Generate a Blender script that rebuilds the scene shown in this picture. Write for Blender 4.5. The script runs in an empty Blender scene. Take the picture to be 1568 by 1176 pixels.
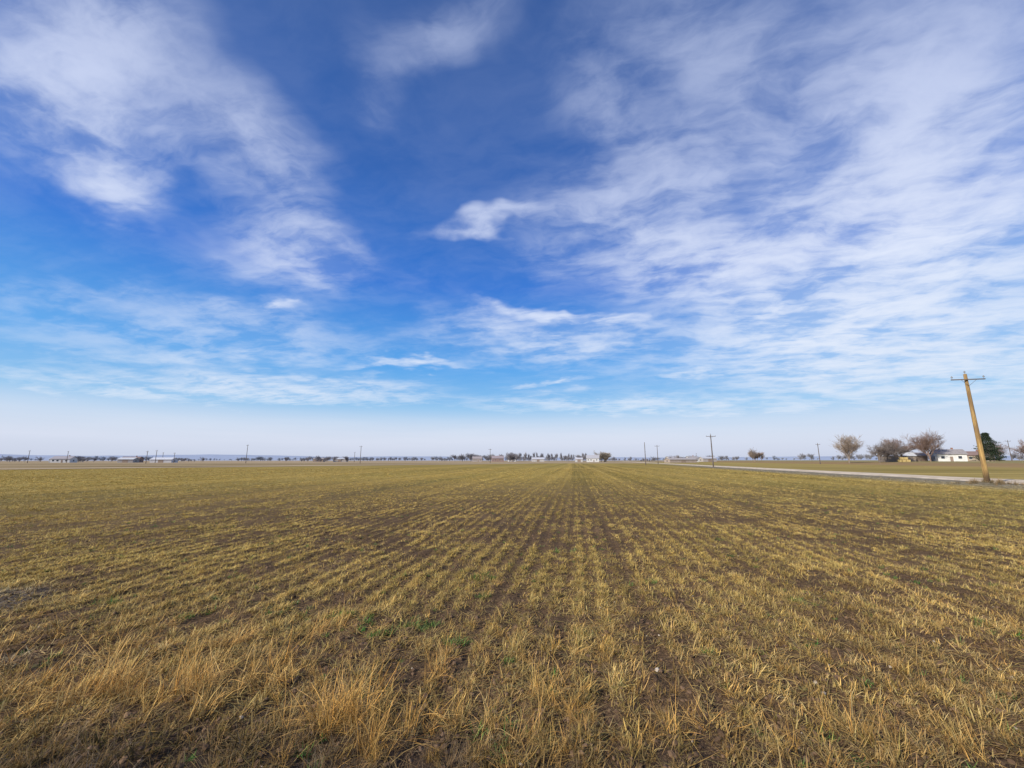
import bpy, math, random
import numpy as np
from mathutils import Vector, Matrix, Euler
random.seed(7); rng=np.random.default_rng(11)
scene=bpy.context.scene
scene.view_settings.view_transform='Standard'
scene.view_settings.look='None'
scene.view_settings.exposure=0
CAMH=1.8
ROW=math.radians(8.7); ROAD=math.radians(11.6)
SUN_AZ=math.radians(236); SUN_EL=math.radians(31)

# ------------------------------------------------------------ helpers
def lk(o): scene.collection.objects.link(o); return o
class NT:
    def __init__(s,nt): s.nt=nt; s.n=nt.nodes; s.l=nt.links
    def new(s,t,**k):
        n=s.n.new(t)
        for a,b in k.items(): setattr(n,a,b)
        return n
    def put(s,sock,v):
        if v is None: return
        if isinstance(v,bpy.types.NodeSocket): s.l.new(v,sock)
        else:
            try: sock.default_value=v
            except Exception: sock.default_value=tuple(v)+(1,)
    def m(s,op,a,b=None,c=None,clamp=False):
        n=s.new('ShaderNodeMath',operation=op); n.use_clamp=clamp
        for i,v in enumerate((a,b,c)): s.put(n.inputs[i],v)
        return n.outputs[0]
    def vm(s,op,a,b=None,out=0):
        n=s.new('ShaderNodeVectorMath',operation=op)
        s.put(n.inputs[0],a)
        if op=='SCALE': s.put(n.inputs['Scale'],b)
        else: s.put(n.inputs[1],b)
        return n.outputs[out]
    def noise(s,vec,scale,detail=3,rough=.5,dist=0,col=False):
        n=s.new('ShaderNodeTexNoise')
        if vec is not None: s.put(n.inputs['Vector'],vec)
        n.inputs['Scale'].default_value=scale; n.inputs['Detail'].default_value=detail
        n.inputs['Roughness'].default_value=rough; n.inputs['Distortion'].default_value=dist
        return n.outputs['Color' if col else 'Fac']
    def mr(s,v,a,b,c=0,d=1,smooth=True):
        n=s.new('ShaderNodeMapRange',interpolation_type='SMOOTHSTEP' if smooth else 'LINEAR')
        for i,x in enumerate((v,a,b,c,d)): s.put(n.inputs[i],x)
        return n.outputs[0]
    def mix(s,f,a,b,bt='MIX'):
        n=s.new('ShaderNodeMix',data_type='RGBA',blend_type=bt)
        s.put(n.inputs[0],f); s.put(n.inputs[6],a); s.put(n.inputs[7],b)
        return n.outputs[2]
    def mapping(s,vec,loc=(0,0,0),rot=(0,0,0),scale=(1,1,1),vt='POINT'):
        n=s.new('ShaderNodeMapping',vector_type=vt); s.put(n.inputs['Vector'],vec)
        n.inputs['Location'].default_value=loc; n.inputs['Rotation'].default_value=rot; n.inputs['Scale'].default_value=scale
        return n.outputs[0]
def new_mat(name):
    m=bpy.data.materials.new(name); m.use_nodes=True
    t=NT(m.node_tree); b=m.node_tree.nodes['Principled BSDF']
    b.inputs['Specular IOR Level'].default_value=.15
    return m,t,b
def simple_mat(name,col,rough=.85,var=.25,scale=3):
    m,t,b=new_mat(name)
    co=t.new('ShaderNodeTexCoord').outputs['Object']
    f=t.noise(co,scale,4,.6)
    k=t.mr(f,.3,.7,1-var,1+var,False)
    c=t.vm('SCALE',tuple(col),k)
    t.put(b.inputs['Base Color'],c); b.inputs['Roughness'].default_value=rough
    return m
def mesh_obj(name,v,f,mat=None,link=True,smooth=False):
    me=bpy.data.meshes.new(name); me.from_pydata(v,[],f); me.update()
    if mat: me.materials.append(mat)
    if smooth: me.polygons.foreach_set('use_smooth',[True]*len(me.polygons))
    o=bpy.data.objects.new(name,me)
    if link: lk(o)
    return o
_tab=rng.random((256,256))
def vn(x,y,seed=0):
    x=np.asarray(x,float)+seed*17.3; y=np.asarray(y,float)+seed*9.7
    xi=np.floor(x).astype(int); yi=np.floor(y).astype(int); fx=x-xi; fy=y-yi
    fx=fx*fx*(3-2*fx); fy=fy*fy*(3-2*fy)
    g=lambda a,b:_tab[a%256,b%256]
    return (g(xi,yi)*(1-fx)+g(xi+1,yi)*fx)*(1-fy)+(g(xi,yi+1)*(1-fx)+g(xi+1,yi+1)*fx)*fy
def fbm(x,y,seed=0,o=3):
    r=0;a=.5;s=0
    for i in range(o): r=r+a*vn(x*2**i,y*2**i,seed+i*3); s+=a; a*=.5
    return r/s
def sstep(x,a,b):
    t=np.clip((x-a)/(b-a),0,1); return t*t*(3-2*t)
def lat(x,y,th=ROW): return x*math.cos(th)-y*math.sin(th)
def ground_h(x,y):
    x=np.asarray(x,float); y=np.asarray(y,float)
    d=np.hypot(x,y)
    near=1-sstep(d,14,30)
    u=lat(x,y)
    h=near*(.09*(fbm(x/.9,y/.9,2)-.5)+.055*(fbm(x/.2,y/.2,5,3)-.5)+.012*np.cos(2*np.pi*u/.3))
    ur=lat(x,y,ROAD)
    h=h+1.3*sstep(ur,60,150)*sstep(y,20,120)
    h=h+.22*np.exp(-((x-35.5)**2+(y-31.2)**2)/1.2)
    return h
def gz(x,y): return float(ground_h(x,y))

# ------------------------------------------------------------ camera
cam=bpy.data.cameras.new('camera'); co=lk(bpy.data.objects.new('camera',cam)); scene.camera=co
cam.sensor_width=36; cam.lens=14.3; cam.clip_end=30000; cam.clip_start=.05
co.location=(0,0,CAMH); co.rotation_euler=(math.radians(90+10.6),0,0)

# ------------------------------------------------------------ sun
sv=Vector((math.sin(SUN_AZ)*math.cos(SUN_EL),math.cos(SUN_AZ)*math.cos(SUN_EL),math.sin(SUN_EL)))
sl=bpy.data.lights.new('sun','SUN'); sl.energy=5.0; sl.angle=math.radians(.55); sl.color=(1,.91,.77)
so=lk(bpy.data.objects.new('sun',sl)); so.rotation_euler=sv.to_track_quat('Z','Y').to_euler()

# ------------------------------------------------------------ world / sky
w=bpy.data.worlds.new('World'); scene.world=w; w.use_nodes=True
try:
    w.cycles.sampling_method='MANUAL'; w.cycles.sample_map_resolution=128
except Exception: pass
t=NT(w.node_tree); bg=w.node_tree.nodes['Background']; bg.inputs['Strength'].default_value=.1
sky=t.new('ShaderNodeTexSky',sky_type='NISHITA'); sky.sun_disc=False
sky.sun_elevation=SUN_EL; sky.sun_rotation=SUN_AZ
D=t.new('ShaderNodeTexCoord').outputs['Generated']
sep=t.new('ShaderNodeSeparateXYZ'); t.put(sep.inputs[0],D)
Z=sep.outputs[2]; X=sep.outputs[0]
zp=t.m('MAXIMUM',Z,0.0)
ramp=t.new('ShaderNodeValToRGB'); t.put(ramp.inputs[0],zp)
cr=ramp.color_ramp
stops=[(0,(.56,.64,.80)),(.05,(.58,.68,.86)),(.12,(.26,.56,.90)),(.22,(.075,.38,.88)),(.40,(.016,.18,.70)),(.60,(.018,.12,.47)),(.80,(.028,.10,.35)),(1,(.025,.07,.27))]
cr.elements[0].position=stops[0][0]; cr.elements[0].color=stops[0][1]+(1,)
cr.elements[1].position=stops[-1][0]; cr.elements[1].color=stops[-1][1]+(1,)
for p,c in stops[1:-1]:
    e=cr.elements.new(p); e.color=c+(1,)
clear=t.vm('SCALE',ramp.outputs[0],10.0)
base=t.mix(.12,clear,sky.outputs[0])
inv=t.m('DIVIDE',1.0,t.m('ADD',zp,.10))
P=t.vm('SCALE',D,inv)
Pm=t.mapping(P,rot=(0,0,math.radians(20)),scale=(.9,1.1,0))
wn=t.noise(P,1.7,4,.60,col=True); wc=t.vm('SUBTRACT',wn,(.5,.5,.5))
Pw=t.vm('ADD',Pm,t.vm('SCALE',wc,.34))
n1=t.noise(Pw,2.9,7,.58,0)
n2=t.noise(t.mapping(Pw,rot=(0,0,-.7),scale=(1,2.4,1)),5.0,4,.60,0)
N=t.m('ADD',t.m('MULTIPLY',n1,.72),t.m('MULTIPLY',n2,.28))
Nc=t.mr(N,.37,.67,0,1)
zs=t.mr(Z,0,.5,.05,.28)
Dw=t.vm('ADD',D,t.vm('SCALE',wc,zs))
def dirv(s): return Vector((s[0],1,s[1])).normalized()
strokes=[ # (slope x/y, slope z/y) start, end, half width, amount
((-1.52,1.23),(-.977,.854),.11,.78),((-1.75,1.0),(-1.2,.95),.06,.45),((-1.19,.81),(-.975,.73),.05,.6),((-.935,.96),(-.549,.77),.09,.62),
((-.75,.60),(-.40,.53),.075,.60),((-1.258,1.374),(-.872,1.16),.08,.5),((-1.6,1.4),(-1.1,1.3),.09,.35),((-.34,1.20),(-.02,1.33),.045,.55),((-.45,1.05),(-.33,1.25),.05,.20),
((-.24,.60),(.14,.625),.022,.85),((.05,.60),(.736,.79),.11,.64),((.27,.50),(.76,.575),.07,.9),
((.14,1.16),(.40,.85),.06,.40),((.30,1.26),(.99,1.02),.11,.40),((.70,.93),(1.32,.69),.18,.40),
((.95,1.22),(1.55,1.08),.13,.32),((.60,.47),(1.6,.44),.18,.85),((.95,.62),(1.5,.8),.18,.35),((-.08,.385),(.39,.345),.018,.9),
((-.26,.31),(.58,.285),.055,.6),((-.42,.236),(-.13,.245),.012,.95),((-.03,.180),(.21,.2),.010,.7),
((-.67,.39),(-.56,.392),.011,.85),((-.79,.37),(-.50,.40),.03,.3),((-1.5,.337),(-.28,.286),.06,.36),
((-1.5,.44),(-.80,.41),.022,.18),((.34,.212),(.56,.217),.009,.65),((.45,.25),(1.6,.28),.085,.85),
((-1.6,.19),(-.10,.16),.030,.95),((-.2,.135),(1.0,.12),.022,.6),((-1.3,.255),(-.4,.25),.015,.25),((.35,.40),(1.0,.36),.06,.45),((-1.2,.60),(-.2,.45),.08,.05)]
M=None
for a,b,wd,am in strokes:
    A=dirv(a);B=dirv(b); c=((A+B)/2).normalized(); e1=(B-A); hl=e1.length/2; e1=(e1-c*e1.dot(c)).normalized(); e2=c.cross(e1)
    R=Matrix((e1,e2,c)).transposed()
    mp=t.mapping(Dw,loc=c,rot=R.to_euler(),scale=(hl*1.25+wd*.5,wd*1.6,.75),vt='TEXTURE')
    L=t.vm('LENGTH',mp,None,out=1)
    g=t.mr(L,1.0,0,0,am)
    M=g if M is None else t.m('ADD',M,g)
sepn=t.m('MULTIPLY',t.mr(sep.outputs[1],.15,-.25,0,.6),t.noise(D,1.5,2))
M=t.m('ADD',M,sepn)
M=t.m('ADD',M,t.mr(X,-.1,.5,.045,.17))
soft=t.m('ADD',.18,t.m('MULTIPLY',Nc,1.5))
dens=t.m('MULTIPLY',M,soft)
dens=t.m('ADD',dens,t.mr(X,.1,.55,0.01,.09))
dens=t.m('SUBTRACT',1.0,t.m('EXPONENT',t.m('MULTIPLY',dens,-1.12)))
hz=t.mr(Z,.16,.0,0,1.05)
hz=t.m('MULTIPLY',hz,t.mr(t.noise(t.mapping(D,scale=(1,1,14)),2.2,4,.55),.3,.7,.8,1.05))
dens=t.m('MAXIMUM',dens,t.m('MINIMUM',hz,.96))
ccol=t.new('ShaderNodeValToRGB'); t.put(ccol.inputs[0],zp)
e=ccol.color_ramp.elements; e[0].position=0; e[0].color=(.56,.61,.75,1); e[1].position=.85; e[1].color=(.42,.50,.74,1)
x=e.new(.04); x.color=(.68,.73,.86,1); x=e.new(.10); x.color=(.75,.82,.93,1); x=e.new(.36); x.color=(.78,.84,.98,1); x=e.new(.58); x.color=(.64,.71,.92,1)
cc=t.vm('SCALE',ccol.outputs[0],10.3)
fin=t.mix(dens,base,cc)
t.put(bg.inputs['Color'],fin)

# ------------------------------------------------------------ ground sheet
def graded(lo,hi,step,far,grow):
    a=list(np.arange(lo,hi,step)); s=step
    while a[-1]<far: s*=grow; a.append(a[-1]+s)
    return a
ys=graded(0.8,8,.045,12000,1.04); ys=[-400,-80,-20,-5,-1,0,.4]+ys
xr=graded(0,6.5,.05,12000,1.045); xs=[-v for v in xr[:0:-1]]+xr
XX,YY=np.meshgrid(np.array(xs),np.array(ys)); ZZ=ground_h(XX,YY)
nx=len(xs);ny=len(ys)
V=np.stack([XX.ravel(),YY.ravel(),ZZ.ravel()],1)
ii=(np.arange(ny-1)[:,None]*nx+np.arange(nx-1)[None,:]).ravel()
F=np.stack([ii,ii+1,ii+nx+1,ii+nx],1)
gm,t,b=new_mat('field_soil')
pos=t.new('ShaderNodeNewGeometry').outputs['Position']
sp=t.new('ShaderNodeSeparateXYZ'); t.put(sp.inputs[0],pos); gx,gy=sp.outputs[0],sp.outputs[1]
flat=t.mapping(pos,scale=(1,1,0))
dist=t.vm('LENGTH',flat,None,out=1)
rowc=t.mapping(flat,rot=(0,0,ROW))
big=t.noise(flat,.06,3); mid=t.noise(flat,.5,4,.6); fine=t.noise(flat,22,5,.7); grit=t.noise(flat,75,3,.7)
soil=t.mix(t.mr(fine,.35,.7),(.060,.038,.024,1),(.18,.112,.064,1))
soil=t.mix(t.mr(grit,.55,.66),soil,(.40,.28,.13,1))
soil=t.mix(t.mr(mid,.5,.7,0,.4),soil,(.23,.15,.085,1))
near_shading=t.m('MULTIPLY',t.mr(t.m('ADD',gy,t.m('MULTIPLY',mid,.8)),3.9,3.1),t.mr(gx,2.0,-.8,.35,1))  # mask for the dark shading strip along the near edge, strongest at left
r0=t.noise(t.mapping(rowc,scale=(3.4,.03,0)),1,2,.6)
r1=t.noise(t.mapping(rowc,scale=(1.5,.01,0)),1,3,.6)
r2=t.noise(t.mapping(rowc,scale=(.45,.004,0)),1,3,.65)
r3=t.noise(t.mapping(rowc,scale=(.10,.002,0)),1,2,.5)
spk=t.noise(t.mapping(flat,scale=(1.2,.35,0)),1,4,.75)
veg=t.mix(t.mr(r2,.42,.58),(.175,.135,.034,1),(.43,.305,.080,1))
veg=t.mix(t.mr(r1,.42,.60,0,.6),veg,(.20,.15,.042,1))
veg=t.mix(t.mr(r0,.42,.62,0,.4),veg,(.38,.275,.07,1))
veg=t.mix(t.mr(r3,.4,.62,0,.4),veg,(.25,.215,.055,1))
veg=t.mix(t.mr(spk,.52,.68,0,.4),veg,(.15,.10,.04,1))
veg=t.mix(t.mr(big,.4,.65,0,.4),veg,(.40,.295,.095,1))
col=t.mix(t.mr(dist,9,50),soil,veg)
col=t.mix(t.m('MULTIPLY',near_shading,.7),col,(.042,.033,.027,1))  # near-edge shading painted into the soil colour
def ell(cx,cy,rx,ry):
    mp=t.mapping(flat,loc=(cx,cy,0),scale=(rx,ry,1),vt='TEXTURE'); L=t.vm('LENGTH',mp,None,out=1)
    return t.mr(t.m('ADD',L,t.m('MULTIPLY',t.m('SUBTRACT',mid,.5),2.6)),1.1,.4)
fr=t.m('MAXIMUM',ell(-7.4,5.7,1.8,.6),ell(-5.2,4.1,.9,.3))
frc=t.mix(t.mr(fine,.47,.66),(.09,.075,.06,1),(.27,.26,.25,1))
col=t.mix(t.m('MULTIPLY',fr,.6),col,frc)
mpR=t.mapping(flat,rot=(0,0,ROAD)); spR=t.new('ShaderNodeSeparateXYZ'); t.put(spR.inputs[0],mpR); ur=spR.outputs[0]; ua=spR.outputs[1]
urn=t.m('ADD',ur,t.m('MULTIPLY',t.m('SUBTRACT',t.noise(flat,.25,4,.6),.5),4))
verge=t.m('MULTIPLY',t.mr(urn,24.5,27.5),t.mr(ua,230,90,.3,1))
col=t.mix(t.m('MULTIPLY',verge,.85),col,t.mix(t.mr(t.noise(flat,1.4,5,.7),.4,.65),(.15,.135,.10,1),(.31,.28,.23,1)))
rf=t.mr(ur,37.6,38.2)
rcol=t.mix(t.mr(t.noise(t.mapping(flat,scale=(.02,.2,0)),1,4),.4,.6),(.25,.195,.06,1),(.40,.30,.10,1))
rcol=t.mix(t.mr(ur,80,95,0,.8),rcol,(.29,.19,.10,1))
rcol=t.mix(t.mr(ur,112,125,0,.9),rcol,(.27,.23,.10,1))
col=t.mix(rf,col,rcol)
ln=t.m('ADD',t.m('MULTIPLY',gx,-.786),t.m('MULTIPLY',gy,.618))
ln=t.m('ADD',ln,t.m('MULTIPLY',t.m('SUBTRACT',t.noise(flat,.03,3),.5),5))
d0=.786*101+.618*82
lm=t.mr(ln,d0-1,d0+1)
lcol=t.mix(t.mr(t.noise(t.mapping(flat,scale=(.004,.045,0)),1,4,.7),.42,.58),(.19,.14,.06,1),(.42,.32,.19,1))
lcol=t.mix(t.mr(ln,d0+9,d0+11,1,0),lcol,(.46,.36,.26,1))
col=t.mix(lm,col,lcol)
drk=t.m('MULTIPLY',t.mr(ln,d0-7,d0-6),t.mr(ln,d0-1,d0-2)); col=t.mix(t.m('MULTIPLY',drk,.7),col,(.09,.06,.03,1))
farm=t.m('MULTIPLY',t.mr(gy,225,240),t.m('SUBTRACT',1.0,rf))
col=t.mix(farm,col,t.mix(t.mr(t.noise(t.mapping(flat,scale=(.002,.02,0)),1,3,.6),.4,.6),(.44,.33,.21,1),(.30,.23,.12,1)))
col=t.mix(t.mr(dist,450,2800,0,.9),col,(.40,.43,.50,1))  # distance haze mixed into the ground colour
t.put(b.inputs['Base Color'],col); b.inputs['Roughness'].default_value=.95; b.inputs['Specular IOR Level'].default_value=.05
bp=t.new('ShaderNodeBump'); bp.inputs['Strength'].default_value=.9; bp.inputs['Distance'].default_value=.03
t.put(bp.inputs['Height'],t.m('ADD',fine,t.m('MULTIPLY',grit,.4))); t.put(b.inputs['Normal'],bp.outputs[0])
ground=mesh_obj('ground',V.tolist(),F.tolist(),gm,smooth=True)

rm,t,b=new_mat('gravel')
p=t.new('ShaderNodeNewGeometry').outputs['Position']
c=t.mix(t.mr(t.noise(p,.6,5,.7),.35,.65),(.46,.38,.28,1),(.70,.60,.47,1)); t.put(b.inputs['Base Color'],c); b.inputs['Roughness'].default_value=.95; b.inputs['Specular IOR Level'].default_value=0
rv=[];rfc=[];prof=[(-.6,-.02),(0,.06),(2.3,.11),(4.6,.07),(5.2,-.02)]
al=[-60+6*i for i in range(30)]+[120+12*i for i in range(40)]
cu,su=math.cos(ROAD),math.sin(ROAD)
for k,a in enumerate(al):
    wob=.9*(vn(a/9.,0,3)-.5); 
    for o_,z_ in prof:
        u=32.6+o_+float(wob)*(1 if o_<2 else -1); x=u*cu+a*su; y=-u*su+a*cu
        rv.append((x,y,z_))
for k in range(len(al)-1):
    for j in range(4):
        q=k*5+j; rfc.append((q,q+1,q+6,q+5))
mesh_obj('gravel_road',rv,rfc,rm)

# ------------------------------------------------------------ plant source meshes
def plant_mat(name):
    m,t,b=new_mat(name)
    a=t.new('ShaderNodeAttribute',attribute_type='INSTANCER',attribute_name='tint')
    s=t.new('ShaderNodeAttribute',attribute_type='GEOMETRY',attribute_name='shade')
    c=t.mix(1.0,a.outputs['Color'],s.outputs['Color'],'MULTIPLY')
    t.put(b.inputs['Base Color'],c); b.inputs['Roughness'].default_value=.75; b.inputs['Specular IOR Level'].default_value=.08
    return m
PM=plant_mat('dry_blade')
def blades(name,n,lmin,lmax,wd,rad,lean,curl,coll,shvar=.5,seg=3,leanmin=.08):
    v=[];f=[];sh=[]
    for i in range(n):
        az=random.uniform(0,2*math.pi); r=rad*math.sqrt(random.random()); a2=random.uniform(0,6.28); bx,by=r*math.cos(a2),r*math.sin(a2)
        L=random.uniform(lmin,lmax); ln=random.uniform(leanmin,lean); cl=random.uniform(.1,curl)*random.choice((1,1,-.5))
        dx,dy=math.cos(az),math.sin(az); px,py=-dy,dx
        x,y,z=bx,by,-.008; ang=ln; k0=len(v); w0=wd*random.uniform(.6,1.3)
        k=random.uniform(1-shvar,1+shvar); cw=random.uniform(-.12,.12)
        for s in range(seg+1):
            ww=w0*(1-(s/seg)**1.5)+wd*.06
            v.append((x-px*ww/2,y-py*ww/2,z)); v.append((x+px*ww/2,y+py*ww/2,z))
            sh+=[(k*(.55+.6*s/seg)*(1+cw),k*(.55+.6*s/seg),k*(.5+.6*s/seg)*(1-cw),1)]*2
            st=L/seg; x+=dx*math.sin(ang)*st; y+=dy*math.sin(ang)*st; z+=math.cos(ang)*st
            ang=min(ang+cl/seg*1.6,1.75)
            if z<.004: z=.004
        for s in range(seg):
            q=k0+2*s; f.append((q,q+1,q+3,q+2))
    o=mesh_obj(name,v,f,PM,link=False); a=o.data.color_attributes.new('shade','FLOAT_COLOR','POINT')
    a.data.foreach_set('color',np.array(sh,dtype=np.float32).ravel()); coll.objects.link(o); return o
def scatter(name,pts,rot,scl,idx,tint,coll):
    me=bpy.data.meshes.new(name); me.vertices.add(len(pts)); me.vertices.foreach_set('co',np.asarray(pts,np.float32).ravel())
    for nm,ty,da,key in (('rot','FLOAT_VECTOR',rot,'vector'),('scl','FLOAT_VECTOR',scl,'vector'),('idx','INT',idx,'value'),('tint','FLOAT_COLOR',tint,'color')):
        a=me.attributes.new(nm,ty,'POINT'); arr=np.asarray(da,dtype=np.int32 if ty=='INT' else np.float32).ravel(); a.data.foreach_set(key,arr)
    o=lk(bpy.data.objects.new(name,me))
    ng=bpy.data.node_groups.new(name+'_scatter','GeometryNodeTree')
    ng.interface.new_socket('Geometry',in_out='INPUT',socket_type='NodeSocketGeometry'); ng.interface.new_socket('Geometry',in_out='OUTPUT',socket_type='NodeSocketGeometry')
    N_=ng.nodes; l=ng.links
    gi=N_.new('NodeGroupInput'); go=N_.new('NodeGroupOutput'); ip=N_.new('GeometryNodeInstanceOnPoints'); ci=N_.new('GeometryNodeCollectionInfo')
    ci.inputs['Collection'].default_value=coll; ci.inputs['Separate Children'].default_value=True; ci.inputs['Reset Children'].default_value=True
    def na(nm,ty):
        n=N_.new('GeometryNodeInputNamedAttribute'); n.data_type=ty; n.inputs['Name'].default_value=nm; return n.outputs['Attribute']
    e2r=N_.new('FunctionNodeEulerToRotation')
    l.new(gi.outputs[0],ip.inputs['Points']); l.new(ci.outputs[0],ip.inputs['Instance']); ip.inputs['Pick Instance'].default_value=True
    l.new(na('idx','INT'),ip.inputs['Instance Index']); l.new(na('rot','FLOAT_VECTOR'),e2r.inputs[0]); l.new(e2r.outputs[0],ip.inputs['Rotation'])
    l.new(na('scl','FLOAT_VECTOR'),ip.inputs['Scale']); l.new(ip.outputs[0],go.inputs[0])
    md=o.modifiers.new('scatter','NODES'); md.node_group=ng
    return o
def coll(n): return bpy.data.collections.new(n)
cs=coll('stubble_tufts')
for i in range(6): blades('stubble_%d'%i,14,.02,.065,.0042,.045,1.5,.8,cs,leanmin=.3)
for i in range(3): blades('stubble_%d'%(6+i),13,.03,.11,.0038,.045,1.3,.8,cs,leanmin=.15)
for i in range(3): blades('stubble_9%d'%i,9,.06,.14,.0036,.07,1.56,.5,cs,leanmin=1.2)
cd=coll('dry_tufts')
for i in range(6): blades('dry_%d'%i,30,.12,.46,.0038,.07,1.15,1.5,cd,seg=4)
cg=coll('green_tufts')
for i in range(3): blades('green_%d'%i,30,.05,.12,.009,.07,1.35,.9,cg,leanmin=.4)

def make_points(n,dlo,dhi,power,d_knee):
    d=np.linspace(dlo,dhi,4000); dens=np.minimum(1,(d_knee/d)**power)*d; c=np.cumsum(dens); c/=c[-1]
    dd=np.interp(rng.random(n),c,d); x=dd*rng.uniform(-1.42,1.42,n); return x,dd
def snap(x,y,frac,sp=.3,jit=.042):
    u=lat(x,y); a=x*math.sin(ROW)+y*math.cos(ROW)
    wob=.06*(vn(a/1.5,u/3,33)-.5)
    us=np.round(u/sp)*sp+rng.normal(0,jit,len(u))+wob; m=rng.random(len(u))<frac; u=np.where(m,us,u)
    return u*math.cos(ROW)+a*math.sin(ROW), -u*math.sin(ROW)+a*math.cos(ROW)
def pal(w,cols):
    w=np.stack(w,1); w=np.clip(w,0.0001,None); w/=w.sum(1)[:,None]; return w@np.array(cols)
GOLD=(.69,.475,.135);STRAW=(.79,.61,.33);OLIVE=(.27,.285,.07);RUST=(.47,.25,.085);DULL=(.32,.225,.12);FROST=(.50,.49,.48)
def frostmask(x,y):
    a=np.hypot((x+7.4)/1.8,(y-5.7)/.7); b_=np.hypot((x+5.2)/.9,(y-4.1)/.35)
    return np.clip(np.maximum(1-sstep(a,.3,1.2),1-sstep(b_,.3,1.2))*(2.6*fbm(x/.5,y/.25,9)-.7),0,1)
N0=310000
x,y=make_points(N0,1.3,95,1.5,6.5)
x,y=snap(x,y,.70)
u=lat(x,y); ur=lat(x,y,ROAD)
rowid=np.round(u/.3).astype(int); rowr=rng.random(4096)[rowid%4096]
along=x*math.sin(ROW)+y*math.cos(ROW)
rowr=.75*rowr+.25*vn(u/.3,along/2.2,41)
patch=fbm(x/.8,y/.8,4); patch2=fbm(x/6,y/9,8)
track=(np.minimum(np.abs((u+1.2)%6.2-.0),np.abs((u+1.2)%6.2-1.9))<.19)&(vn(u/2,along/3.0,44)>.18)
bandd=vn(u/.9,y/60,6)
keep=(ur<29)&(rng.random(N0)<(.24+1.1*sstep(patch,.30,.60)))&~(track&(rng.random(N0)<.6))&~((bandd<.3)&(rng.random(N0)<.42))&(rng.random(N0)<(.58+.55*rowr))
keep&=(-.786*x+.618*y)<(.786*101+.618*82-8)
x,y,patch,patch2,track,rowr,bandd=[q[keep] for q in (x,y,patch,patch2,track,rowr,bandd)]; n=len(x); d=np.hypot(x,y); u=lat(x,y)
rgt=sstep(x/(y+.5),-.2,1.0); nearf=1-sstep(y,3.0,9)
r=rng.random((n,5))
tint=pal([.9*r[:,0]+.8*(1-rgt)*(1-nearf)+.3*(1-nearf),.5*r[:,1]**2,(.35+.8*rgt*(1-nearf))*r[:,2]*sstep(patch2,.3,.6)+.35*(r[:,2]>.8)+.14*(1-nearf),.25*r[:,3]+.85*nearf*r[:,3],.3*r[:,4]+.8*nearf*r[:,4]],[GOLD,STRAW,OLIVE,RUST,DULL])
fm=frostmask(x,y)[:,None]*.5; tint=tint*(1-fm)+np.array(FROST)*fm
vg=sstep(lat(x,y,ROAD),22,27)[:,None]*.65; tint=tint*(1-vg)+np.array((.38,.34,.26))*vg
tint*= (0.74+.30*rowr+.38*vn(u/1.7,y/90,21))[:,None]
tint*= np.where(track,.72,1)[:,None]
tint*= (0.75+.5*rng.random(n))[:,None]*(1-.05*nearf)[:,None]
dk=(1-.65*(1-sstep(y+.5*vn(x/.5,y/.5,3),3.0,3.8))*(1-.6*sstep(x,-1.2,2.2)))[:,None]; tint*=dk  # near-left shading multiplied into the stubble tint
tint=np.concatenate([tint,np.ones((n,1))],1)
far=1+1.7*sstep(d,8,70); s=rng.uniform(.55,1.35,n)*(1+.25*nearf)
scl=np.stack([s*far*1.15,s*far*1.15,s*(1+.3*sstep(d,10,60))],1)
rot=np.stack([rng.normal(0,.1,n),rng.normal(0,.1,n),rng.uniform(0,6.28,n)],1)
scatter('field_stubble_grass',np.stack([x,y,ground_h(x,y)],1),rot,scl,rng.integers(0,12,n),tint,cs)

pts=[]
for cx,cy,k,rr in [(-3.2,3.5,17,.26),(-2.6,3.5,16,.22),(-1.22,3.25,18,.16),(-1.0,3.0,10,.14),(-3.9,3.6,12,.3),(-4.6,3.8,8,.3),(-.5,3.2,6,.2),(-2.0,3.7,8,.3),(-.45,4.2,4,.2),(.35,3.5,6,.2),(-1.9,4.8,5,.3),(.9,4.4,3,.3),(.1,2.9,7,.2),(1.3,3.1,6,.25),(2.3,3.0,5,.25),(-2.9,4.4,7,.3),(-.7,3.8,4,.15),(-4.2,4.5,5,.3)]:
    for i in range(k): pts.append((cx+random.gauss(0,rr),cy+random.gauss(0,rr*.6),random.uniform(.65,1.15) if cx<-.9 else random.uniform(.5,.9),0))
for i in range(2600):
    yy=random.uniform(1.4,8.0); xx=random.uniform(-1.4,1.4)*yy
    pr=.60*(1-float(sstep(yy,2.8,6.5)))*(1.3-.7*float(sstep(xx,-1,3)))+.11
    if random.random()<pr*(2.4*float(fbm(xx/.6,yy/.6,31))-.2): pts.append((xx,yy,random.uniform(.15,.52),1))
for i in range(320): pts.append((random.uniform(-4.8,-.0),random.uniform(1.9,3.05),random.uniform(.3,.6),2))
pts=np.array(pts); x,y=pts[:,0],pts[:,1]; n=len(x); r=rng.random((n,3))
tint=pal([.8*r[:,0]+.1,.4*r[:,1],.9*r[:,2]],[(.86,.48,.11),(.81,.61,.30),(.46,.27,.11)])
tint[pts[:,3]==1]*=(.6+.5*rng.random((int((pts[:,3]==1).sum()),1)))
dk2=(1-.5*(1-sstep(y,2.7,3.2))*(1-sstep(x,-1.6,1.5)))[:,None]; tint*=dk2  # the same shading strip painted into the dry grass tint
fm=np.clip((pts[:,3]==2)*.85*(.3+.7*rng.random(n)),0,1)[:,None]; tint=tint*(1-fm)+np.array((.15,.14,.14))*fm
tint=np.concatenate([tint,np.ones((n,1))],1); s=pts[:,2]
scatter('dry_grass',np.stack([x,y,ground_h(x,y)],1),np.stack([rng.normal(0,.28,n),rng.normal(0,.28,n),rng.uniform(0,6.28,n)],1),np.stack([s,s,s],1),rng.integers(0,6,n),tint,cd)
pts=[]
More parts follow.
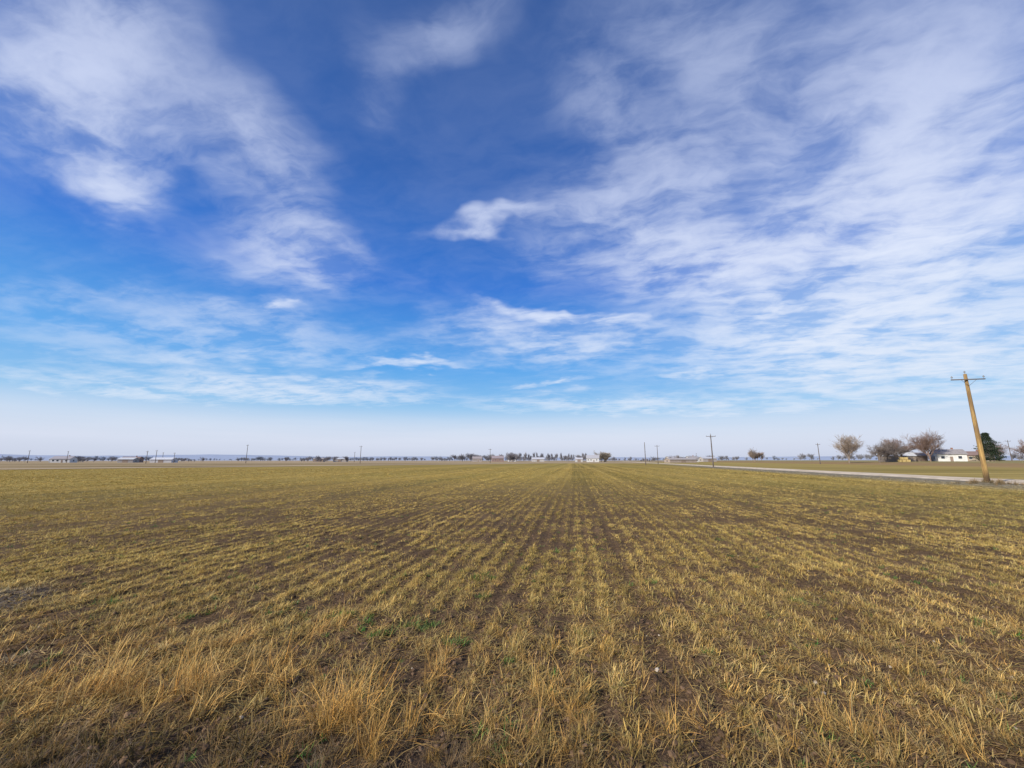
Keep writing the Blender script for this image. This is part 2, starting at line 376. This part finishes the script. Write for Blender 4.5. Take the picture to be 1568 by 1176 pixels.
for cx,cy,k in [(-1.05,4.95,10),(-1.35,4.6,7),(-.3,6.7,6),(.02,3.1,4),(-.6,4.5,5),(-3.7,5.2,4),(-2.0,5.2,5),(1.0,8.6,4),(-.35,5.8,4),(-1.6,6.8,3),(3.8,5.6,4),(-5.2,5.6,4),(-1.7,5.0,3),(.9,4.7,2),(-2.9,5.3,4),(5.3,4.6,4),(6.4,6.6,3),(3.0,4.2,2),(1.9,6.5,3)]:
    for i in range(k): pts.append((cx+random.gauss(0,.14),cy+random.gauss(0,.07),random.uniform(.5,1.0)))
for i in range(700):
    yy=random.uniform(2,26); pts.append((random.uniform(-1.2,1.4)*yy,yy,random.uniform(.3,.75)))
pts=np.array(pts); x,y=pts[:,0],pts[:,1]; n=len(x); s=pts[:,2]; r=rng.random((n,1))
tint=np.array((.08,.21,.045))*(1-r)+np.array((.17,.23,.07))*r; tint=np.concatenate([tint,np.ones((n,1))],1)
scatter('green_weeds',np.stack([x,y,ground_h(x,y)],1),np.stack([rng.normal(0,.1,n),rng.normal(0,.1,n),rng.uniform(0,6.28,n)],1),np.stack([s,s,s],1),rng.integers(0,3,n),tint,cg)
cc_=coll('clods')
import bmesh
for i in range(4):
    bm=bmesh.new(); bmesh.ops.create_icosphere(bm,subdivisions=2,radius=.03)
    for v_ in bm.verts:
        k=1+random.uniform(-.22,.22); v_.co=Vector((v_.co.x*k*1.2,v_.co.y*k,v_.co.z*k*.65))
    me=bpy.data.meshes.new('clod_%d'%i); bm.to_mesh(me); bm.free(); me.materials.append(PM)
    a=me.color_attributes.new('shade','FLOAT_COLOR','POINT'); a.data.foreach_set('color',np.ones(len(me.vertices)*4,np.float32))
    cc_.objects.link(bpy.data.objects.new('clod_%d'%i,me))
n=12000; yy=rng.uniform(1.5,3.3,n)**2.0; yy=np.clip(yy,1.5,12); xx=rng.uniform(-1.4,1.4,n)*yy; s=rng.uniform(.15,.8,n)**1.3
r=rng.random(n); tint=np.where((r<.02)[:,None],np.array((.46,.39,.31)),np.array((.14,.09,.055))*(.5+.9*rng.random((n,1))))
s=np.where(r<.02,s*.55,s)
xx[:3]=[1.25,2.45,2.5]; yy[:3]=[3.9,3.6,3.75]; s[:3]=.7; tint[:3]=(.50,.43,.34)
tint=np.concatenate([tint,np.ones((n,1))],1)
scatter('soil_clods',np.stack([xx,yy,ground_h(xx,yy)+.004],1),rng.uniform(0,6.28,(n,3))*np.array((.1,.1,1)),np.stack([s,s,s],1),rng.integers(0,4,n),tint,cc_)

# ------------------------------------------------------------ trees
def seg(v,f,a,b,ra,rb,sides=3):
    dv=(b-a); 
    if dv.length<1e-5: return
    dv.normalize(); up=Vector((0,0,1)) if abs(dv.z)<.9 else Vector((1,0,0)); e1=dv.cross(up).normalized(); e2=dv.cross(e1)
    k=len(v)
    for p,rr in ((a,ra),(b,rb)):
        for i in range(sides):
            an=2*math.pi*i/sides; v.append(tuple(p+e1*math.cos(an)*rr+e2*math.sin(an)*rr))
    for i in range(sides):
        j=(i+1)%sides; f.append((k+i,k+j,k+sides+j,k+sides+i))
def tree_mesh(name,H,spread,mat,kids=(8,7,6,4),seed=1,twig=.016,trunk=.2,upright=0.0,minr=.0):
    R=random.Random(seed); v=[];f=[]
    def grow(a,d,L,r,lev):
        n=3 if lev<2 else 2; p=a.copy(); ptsl=[(p.copy(),r)]; dd=d.copy()
        for i in range(n):
            dd=(dd+Vector((R.uniform(-.22,.22),R.uniform(-.22,.22),R.uniform(-.05,.2)+upright*.3))).normalized(); q=p+dd*L/n
            r2=max(r*(1-.3*(i+1)/n*1.6),minr); seg(v,f,p,q,ptsl[-1][1],r2,5 if lev==0 else 3); p=q; ptsl.append((p.copy(),r2))
        if lev>=len(kids): return
        for k in range(kids[lev]):
            tt=R.uniform(.30 if lev==0 else .2,1.0)*n; i=min(int(tt),n-1); s_=ptsl[i][0].lerp(ptsl[i+1][0],tt-i)
            az=R.uniform(0,6.283); tl=R.uniform(.45,1.05)*spread
            side=Vector((math.cos(az),math.sin(az),0)); side=(side-dd*side.dot(dd)).normalized()
            nd=(dd*math.cos(tl)+side*math.sin(tl)+Vector((0,0,.12+upright))).normalized()
            grow(s_,nd,L*R.uniform(.5,.75)*(1.25 if lev==0 else 1),max(r*.5,twig),lev+1)
    grow(Vector((0,0,-.2)),Vector((0,0,1)),H*.42,trunk,0)
    zmax=max(p[2] for p in v); k=H/zmax; v=[(p[0]*k,p[1]*k,p[2]*k) for p in v]
    me=bpy.data.meshes.new(name); me.from_pydata(v,[],f); me.materials.append(mat); return me
bark1=simple_mat('bark_tan',(.30,.245,.20),.9,.3,2); bark2=simple_mat('bark_red_brown',(.23,.16,.13),.9,.3,2); bark3=simple_mat('bark_grey',(.19,.16,.145),.9,.3,2)
def tree(x,y,H,spread,mat,seed,name='bare_tree',**k):
    H*=1.08
    me=tree_mesh(name,H,spread,mat,seed=seed,**k); o=lk(bpy.data.objects.new(name,me)); o.location=(x,y,gz(x,y)); o.rotation_euler=(0,0,seed); return o
tree(140,172,11.5,.8,bark1,3,kids=(11,8,6,4),twig=.024)
tree(145,178,10.0,.8,bark1,4,kids=(10,7,6,3),twig=.024)
tree(151,170,7.6,1.1,bark3,5,kids=(9,8,6,4),twig=.022)
tree(156,172,8.6,1.1,bark3,6,kids=(9,8,6,4),twig=.024)
tree(161,178,9.0,1.1,bark3,7,kids=(9,8,6,4),twig=.024)
tree(166,176,7.8,1.1,bark3,8,kids=(9,7,6,4),twig=.022)
tree(178,176,13.8,1.05,bark2,9,kids=(12,8,7,4),twig=.026,trunk=.3)
tree(172,184,10.5,1.05,bark2,10,kids=(10,8,6,4),twig=.026,trunk=.25)
tree(188,196,9,1.1,bark3,11,kids=(8,7,5,3),twig=.024)
tree(196,190,7.5,1.1,bark3,13,kids=(8,7,5,3),twig=.024)
tree(212,182,8.5,1.1,bark3,12,kids=(9,7,5,3),twig=.024)
tree(219,186,9.0,1.1,bark2,16,kids=(9,7,5,3),twig=.024)
tree(226,182,9.5,1.1,bark2,14,kids=(9,7,5,3),twig=.024)
tree(176,300,10.0,1.1,bark1,15,kids=(8,7,5,3),twig=.03)
def conifer(x,y,H,W,seed):
    R=random.Random(seed); root=lk(bpy.data.objects.new('conifer_tree',None)); root.location=(x,y,gz(x,y))
    v=[];f=[]; seg(v,f,Vector((0,0,-.2)),Vector((0,0,H*.92)),.22,.03,7)
    for i in range(90):
        z=H*(.08+.85*i/90); rad=W*(1-z/H)**.6*R.uniform(.6,1); az=R.uniform(0,6.28); seg(v,f,Vector((0,0,z)),Vector((rad*math.cos(az),rad*math.sin(az),z-.12*rad+.1)),.04,.01)
    o=mesh_obj('trunk_and_limbs',v,f,bark3); o.parent=root
    v=[];f=[]
    for i in range(11000):
        z=H*(.03+.96*R.random()**1.2); bul=.85+.2*math.sin(z*3.1+3*math.sin(z))+R.uniform(-.1,.1)
        rad=W*(1-z/H)**.5*bul*math.sqrt(R.uniform(.2,1)); az=R.uniform(0,6.28); rad*=.88+.18*math.sin(az*3+z*1.3)
        c=Vector((rad*math.cos(az),rad*math.sin(az),z)); s=R.uniform(.15,.38)
        a=Vector((R.gauss(0,1),R.gauss(0,1),R.gauss(0,.6))).normalized()*s; b_=Vector((R.gauss(0,1),R.gauss(0,1),R.gauss(0,1))).normalized()*s*.6
        k=len(v); v+= [tuple(c-a),tuple(c+b_),tuple(c+a*.9)]; f.append((k,k+1,k+2))
    o=mesh_obj('foliage',v,f,simple_mat('needles',(.035,.052,.030),.8,.5,1.5)); o.parent=root
conifer(200,173,12.0,5.6,5)

def inst_mat(name):
    m,t,b=new_mat(name); a=t.new('ShaderNodeAttribute',attribute_type='INSTANCER',attribute_name='tint')
    t.put(b.inputs['Base Color'],a.outputs['Color']); b.inputs['Roughness'].default_value=.95; return m
IM=inst_mat('distant_twigs')
ct=coll('far_trees')
for i in range(5): ct.objects.link(bpy.data.objects.new('far_a%d'%i,tree_mesh('far_a%d'%i,10,.75,IM,kids=(10,8,6),seed=40+i,twig=.055,trunk=.25,minr=.04)))
for i in range(2): ct.objects.link(bpy.data.objects.new('far_b%d'%i,tree_mesh('far_b%d'%i,14,.42,IM,kids=(12,7,5),seed=60+i,twig=.07,trunk=.3,upright=.6,minr=.05)))
T=[]
def addt(tx,d,h,kind,col,wide=1): T.append((tx*d,d,h,kind,col,wide))
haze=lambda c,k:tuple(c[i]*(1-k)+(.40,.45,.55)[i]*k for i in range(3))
ru=random.uniform
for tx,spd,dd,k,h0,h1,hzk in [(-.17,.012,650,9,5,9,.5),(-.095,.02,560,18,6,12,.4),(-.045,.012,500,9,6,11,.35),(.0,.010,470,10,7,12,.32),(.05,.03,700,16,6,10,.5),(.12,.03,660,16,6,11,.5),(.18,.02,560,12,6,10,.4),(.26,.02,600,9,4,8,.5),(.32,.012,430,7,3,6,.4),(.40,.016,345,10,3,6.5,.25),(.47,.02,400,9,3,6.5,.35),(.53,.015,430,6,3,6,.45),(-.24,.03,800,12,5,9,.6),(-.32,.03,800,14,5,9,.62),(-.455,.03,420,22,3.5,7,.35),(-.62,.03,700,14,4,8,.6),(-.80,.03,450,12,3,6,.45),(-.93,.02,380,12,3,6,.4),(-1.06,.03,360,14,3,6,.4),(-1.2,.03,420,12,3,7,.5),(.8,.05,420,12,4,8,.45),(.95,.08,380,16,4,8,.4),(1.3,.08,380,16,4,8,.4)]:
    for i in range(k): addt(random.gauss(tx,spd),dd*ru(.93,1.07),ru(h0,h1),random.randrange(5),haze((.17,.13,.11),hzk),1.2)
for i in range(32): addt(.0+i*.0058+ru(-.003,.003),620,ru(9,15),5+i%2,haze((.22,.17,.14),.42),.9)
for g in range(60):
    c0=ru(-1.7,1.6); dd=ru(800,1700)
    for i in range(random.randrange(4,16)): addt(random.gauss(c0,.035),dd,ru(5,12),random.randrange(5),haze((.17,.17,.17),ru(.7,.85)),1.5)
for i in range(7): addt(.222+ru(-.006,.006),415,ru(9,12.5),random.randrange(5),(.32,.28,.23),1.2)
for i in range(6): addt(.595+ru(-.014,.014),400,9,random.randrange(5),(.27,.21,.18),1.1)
n=len(T); px_=np.array([a[0] for a in T]); py_=np.array([a[1] for a in T])
sc=np.array([[a[2]/10*a[5] if a[3]<5 else a[2]/14,]*2+[a[2]/(10 if a[3]<5 else 14)] for a in T])
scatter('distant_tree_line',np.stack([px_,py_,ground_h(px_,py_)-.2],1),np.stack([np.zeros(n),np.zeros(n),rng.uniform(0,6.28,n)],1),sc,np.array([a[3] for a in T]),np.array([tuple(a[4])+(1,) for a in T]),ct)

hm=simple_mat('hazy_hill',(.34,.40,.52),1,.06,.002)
hv=[];hf=[];K=260
for i in range(K+1):
    az=math.radians(-75+150*i/K)
    R_=9000; h=35+120*float(fbm(i/22.,.5,3,4))*(1.0-float(sstep(az,-.45,.15))*.62)
    h2=h*.6
    for rr,zz in ((R_-900,-2),(R_-450,h2),(R_,h),(R_+900,-2)): hv.append((rr*math.sin(az),rr*math.cos(az),zz))
for i in range(K):
    for j in range(3): q=i*4+j; hf.append((q,q+4,q+5,q+1))
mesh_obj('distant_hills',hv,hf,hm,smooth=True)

# ------------------------------------------------------------ boxes / buildings
def box(v,f,c,s,rz=0):
    k=len(v); cr_,sr=math.cos(rz),math.sin(rz)
    for dz in (-.5,.5):
        for dx,dy in ((-.5,-.5),(.5,-.5),(.5,.5),(-.5,.5)):
            x_,y_=dx*s[0],dy*s[1]; v.append((c[0]+x_*cr_-y_*sr,c[1]+x_*sr+y_*cr_,c[2]+dz*s[2]))
    f+= [(k,k+3,k+2,k+1),(k+4,k+5,k+6,k+7),(k,k+1,k+5,k+4),(k+1,k+2,k+6,k+5),(k+2,k+3,k+7,k+6),(k+3,k,k+4,k+7)]
glass=simple_mat('window_glass',(.05,.06,.08),.2,.1); 
_mc={}
def cm(col):
    if col not in _mc: _mc[col]=simple_mat('paint_%d'%len(_mc),col,.8,.12,1)
    return _mc[col]
def building(name,x,y,w_,d_,h,rh,wall,roof,rz=0,win=3,door=True,big=False):
    root=lk(bpy.data.objects.new(name,None)); root.location=(x,y,gz(x,y)-.05); root.rotation_euler=(0,0,rz)
    v=[(-w_/2,-d_/2,0),(w_/2,-d_/2,0),(w_/2,d_/2,0),(-w_/2,d_/2,0),(-w_/2,-d_/2,h),(w_/2,-d_/2,h),(w_/2,d_/2,h),(-w_/2,d_/2,h),(-w_/2,0,h+rh),(w_/2,0,h+rh)]
    f=[(0,1,5,4),(2,3,7,6),(1,2,6,9,5),(3,0,4,8,7)]
    o=mesh_obj('walls',v,f,cm(wall)); o.parent=root
    ov=.4; sl=rh/(d_/2); v=[];f=[]
    for sgn in (-1,1):
        k=len(v)
        for dz in (.03,.18):
            v+=[(-w_/2-ov,sgn*(d_/2+ov),h-sl*ov+dz),(w_/2+ov,sgn*(d_/2+ov),h-sl*ov+dz),(w_/2+ov,0,h+rh+dz),(-w_/2-ov,0,h+rh+dz)]
        f+=[(k,k+1,k+2,k+3),(k+4,k+5,k+6,k+7),(k,k+1,k+5,k+4),(k+1,k+2,k+6,k+5),(k+3,k,k+4,k+7)]
    o=mesh_obj('roof',v,f,cm(roof)); o.parent=root
    v=[];f=[];tv=[];tf=[]
    for i in range(win):
        cx=-w_/2+w_*(i+.6)/(win+.4)
        if door and i==win//2: continue
        box(v,f,(cx,-d_/2-.02,h*.55),(1.1,.06,1.1)); box(tv,tf,(cx,-d_/2-.015,h*.55+.62),(1.35,.10,.12)); box(tv,tf,(cx,-d_/2-.015,h*.55-.62),(1.35,.12,.12))
    for s_ in (-1,1): box(v,f,(s_*(w_/2+.02),0,h*.55),(.06,1.1,1.1))
    if f: o=mesh_obj('windows',v,f,glass); o.parent=root; 
    if tf: o=mesh_obj('trim',tv,tf,cm((.75,.75,.72))); o.parent=root
    if door:
        v=[];f=[]; dw=3.2 if big else .95; dh=min(h*.85,3.0) if big else 2.05
        cx=-w_/2+w_*(win//2+.6)/(win+.4) if win else 0
        box(v,f,(cx,-d_/2-.03,dh/2),(dw,.08,dh)); o=mesh_obj('door',v,f,cm((.28,.22,.18))); o.parent=root
    if not big:
        v=[];f=[]; box(v,f,(w_*.2,.8,h+rh+.2),(.6,.6,1.3)); o=mesh_obj('chimney',v,f,cm((.3,.16,.12))); o.parent=root
WHT=(.60,.60,.60); WHN=(.70,.70,.68)
building('white_farmhouse',189,179,9.0,7.5,3.1,1.9,WHN,(.30,.28,.28),-.5,3)
building('farm_shed',171,184,11,6,2.6,1.4,(.24,.20,.17),(.50,.52,.56),-.4,0,True,True)
building('farm_shed',182,187,7,5,2.6,1.2,(.30,.22,.17),(.30,.26,.24),-.4,0,True,True)
building('farm_shed',122,300,20,9,2.2,1.0,(.36,.30,.26),(.40,.37,.36),.1,0,True,True)
building('tan_farmhouse',228,205,13,8,2.9,1.8,(.4,.33,.26),(.24,.17,.15),-.5,4)
building('brick_farmhouse',-16,460,13,9,3.8,2.6,(.33,.23,.20),(.32,.27,.28),.1,5)
building('white_farmhouse',80,410,12,9,3.8,2.8,WHT,(.40,.40,.43),-.2,4)
building('farm_shed',67,415,7,7,2.8,1.4,(.5,.5,.5),(.5,.5,.54),-.1,0,True,True)
building('farm_shed',132,340,9,8,3.2,1.6,(.45,.42,.4),(.38,.38,.41),.1,0,True,True)
building('white_farmhouse',150,345,8,8,3.0,1.8,WHT,(.35,.33,.33),.1,3)
building('farm_shed',169,358,12,8,2.8,1.4,(.40,.37,.35),(.48,.49,.53),.1,0,True,True)
building('tan_farmhouse',-42,500,11,9,3.6,2.4,(.42,.37,.34),(.34,.30,.30),.1,4)
building('farm_shed',30,480,14,9,3,1.8,(.5,.48,.47),(.52,.53,.58),.0,0,True,True)
building('white_farmhouse',0,520,10,8,3.2,2.0,WHT,(.40,.40,.44),.1,3)
building('white_farmhouse',-330,305,11,8,2.8,1.8,WHT,(.36,.34,.36),.3,4)
building('farm_shed',-348,318,8,7,2.6,1.3,(.45,.45,.45),(.45,.47,.52),.3,0,True,True)
building('farm_shed',-278,300,9,8,2.4,1.2,(.34,.32,.31),(.55,.57,.60),.3,0,True,True)
building('machine_shed',-252,300,13,9,2.3,1.3,(.50,.50,.52),(.60,.62,.66),.25,0,True,True)
building('brick_farmhouse',-292,318,11,8,2.7,1.6,(.28,.19,.16),(.25,.18,.16),.3,4)
building('farm_shed',-178,430,13,9,2.8,1.4,(.4,.37,.34),(.5,.52,.56),.2,0,True,True)
building('farm_shed',-205,440,10,9,2.8,1.4,(.3,.24,.2),(.35,.33,.33),.2,0,True,True)
v=[];f=[]
for r_ in range(2):
    for k in range(3-r_): box(v,f,(k*1.32+.66*r_+random.uniform(-.05,.05),random.uniform(-.06,.06),.5+.97*r_),(1.22,2.3,.93),random.uniform(-.03,.03))
o=mesh_obj('hay_bale_stack',v,f,simple_mat('hay',(.42,.32,.14),.95,.3,3)); o.location=(161,172,gz(161,172)); o.rotation_euler=(0,0,-.6)
md=o.modifiers.new('bev','BEVEL'); md.width=.08; md.segments=2

# ------------------------------------------------------------ utility poles
wood=bpy.data.materials.new('pole_wood'); wood.use_nodes=True; t=NT(wood.node_tree); b=wood.node_tree.nodes['Principled BSDF']
oc=t.new('ShaderNodeTexCoord').outputs['Object']
g1=t.noise(t.mapping(oc,scale=(18,18,.7)),1,5,.7); g2=t.noise(t.mapping(oc,scale=(2,2,.6)),1,3)
c=t.mix(t.mr(g1,.38,.62),(.24,.15,.06,1),(.54,.36,.14,1)); c=t.mix(t.mr(g2,.42,.6,0,.75),c,(.19,.125,.07,1))
sz=t.new('ShaderNodeSeparateXYZ'); t.put(sz.inputs[0],oc); c=t.mix(t.mr(sz.outputs[2],1.1,.2,0,.85),c,(.08,.055,.035,1))
t.put(b.inputs['Base Color'],c); b.inputs['Roughness'].default_value=.8; b.inputs['Specular IOR Level'].default_value=.1
dwood=simple_mat('weathered_wood',(.14,.115,.10),.9,.3,2); iron=simple_mat('iron',(.12,.12,.13),.5,.2); porc=simple_mat('porcelain',(.25,.26,.28),.3,.1)
def pole(x,y,H,mat,arm=2.2,r=.15,name='utility_pole',rz=-ROAD,armdrop=.45,at=.12):
    root=lk(bpy.data.objects.new(name,None)); root.location=(x,y,gz(x,y)); root.rotation_euler=(0,0,rz)
    v=[];f=[]; ns=14; rings=10
    for i in range(rings+1):
        z=-.3+(H+.3)*i/rings; rr=r*(1-.38*i/rings)
        for j in range(ns): an=2*math.pi*j/ns; v.append((rr*math.cos(an)*(1+.03*math.sin(3*an+i)),rr*math.sin(an),z))
    for i in range(rings):
        for j in range(ns): q=i*ns+j; q2=i*ns+(j+1)%ns; f.append((q,q2,q2+ns,q+ns))
    k=len(v); v.append((0,0,H+.04)); 
    for j in range(ns): f.append((rings*ns+j,rings*ns+(j+1)%ns,k))
    o=mesh_obj('shaft',v,f,mat,smooth=True); o.parent=root
    if arm:
        z=H-armdrop; v=[];f=[]; box(v,f,(0,-r*.75-.05,z),(arm,.09,at)); o=mesh_obj('crossarm',v,f,dwood); o.parent=root
        v=[];f=[]; 
        for s_ in (-1,1): seg(v,f,Vector((s_*arm*.22,-r*.75-.11,z-.05)),Vector((0,-r*.8-.02,z-.5)),.012,.012,5)
        o=mesh_obj('braces',v,f,iron); o.parent=root
        v=[];f=[]
        for xx_ in (-arm*.47,arm*.47,0):
            zz=z+.05 if xx_ else H+.03; yy_=-r*.75-.05 if xx_ else 0
            seg(v,f,Vector((xx_,yy_,zz)),Vector((xx_,yy_,zz+.12)),.014,.014,6)
            seg(v,f,Vector((xx_,yy_,zz+.10)),Vector((xx_,yy_,zz+.16)),.06,.065,8); seg(v,f,Vector((xx_,yy_,zz+.16)),Vector((xx_,yy_,zz+.24)),.045,.025,8)
        o=mesh_obj('insulators',v,f,porc); o.parent=root
pole(35.5,31.2,8.2,wood,2.2,.165,at=.07)
pole(49,101,8.0,dwood,2.2,.16)
pole(67,190,8.6,dwood,2.2,.16)
pole(50,155,8.4,dwood,0,.16)
pole(119,160,8.0,dwood,1.6,.16)
pole(-14,265,9,dwood,2.2,.18)
pole(-88,240,10,dwood,2.0,.18); pole(-160,249,11,dwood,1.8,.18)
pole(-190,215,6.5,dwood,1.6,.16); pole(-224,260,8,dwood,2,.18); pole(-237,290,7,dwood,2,.18); pole(-262,310,7.5,dwood,2,.18); pole(-312,290,8,dwood,2,.18); pole(-310,265,8,dwood,2,.18)
pole(215,178,9,dwood,2,.15); pole(250,560,10,dwood,2,.25); pole(-160,420,10,dwood,2,.25)
cp=coll('pole_weed_src')
for i in range(3): blades('pw_%d'%i,30,.2,.5,.012,.12,.8,.9,cp,seg=3)
n=60; x=35.5+rng.normal(0,.9,n); y=31.2+rng.normal(0,.7,n); s=rng.uniform(.4,1.1,n); tint=np.tile(np.array([.30,.22,.13,1]),(n,1))*rng.uniform(.6,1.3,(n,1))
scatter('dead_weeds',np.stack([x,y,ground_h(x,y)],1),np.stack([np.zeros(n),np.zeros(n),rng.uniform(0,6,n)],1),np.stack([s,s,s],1),rng.integers(0,3,n),tint,cp)
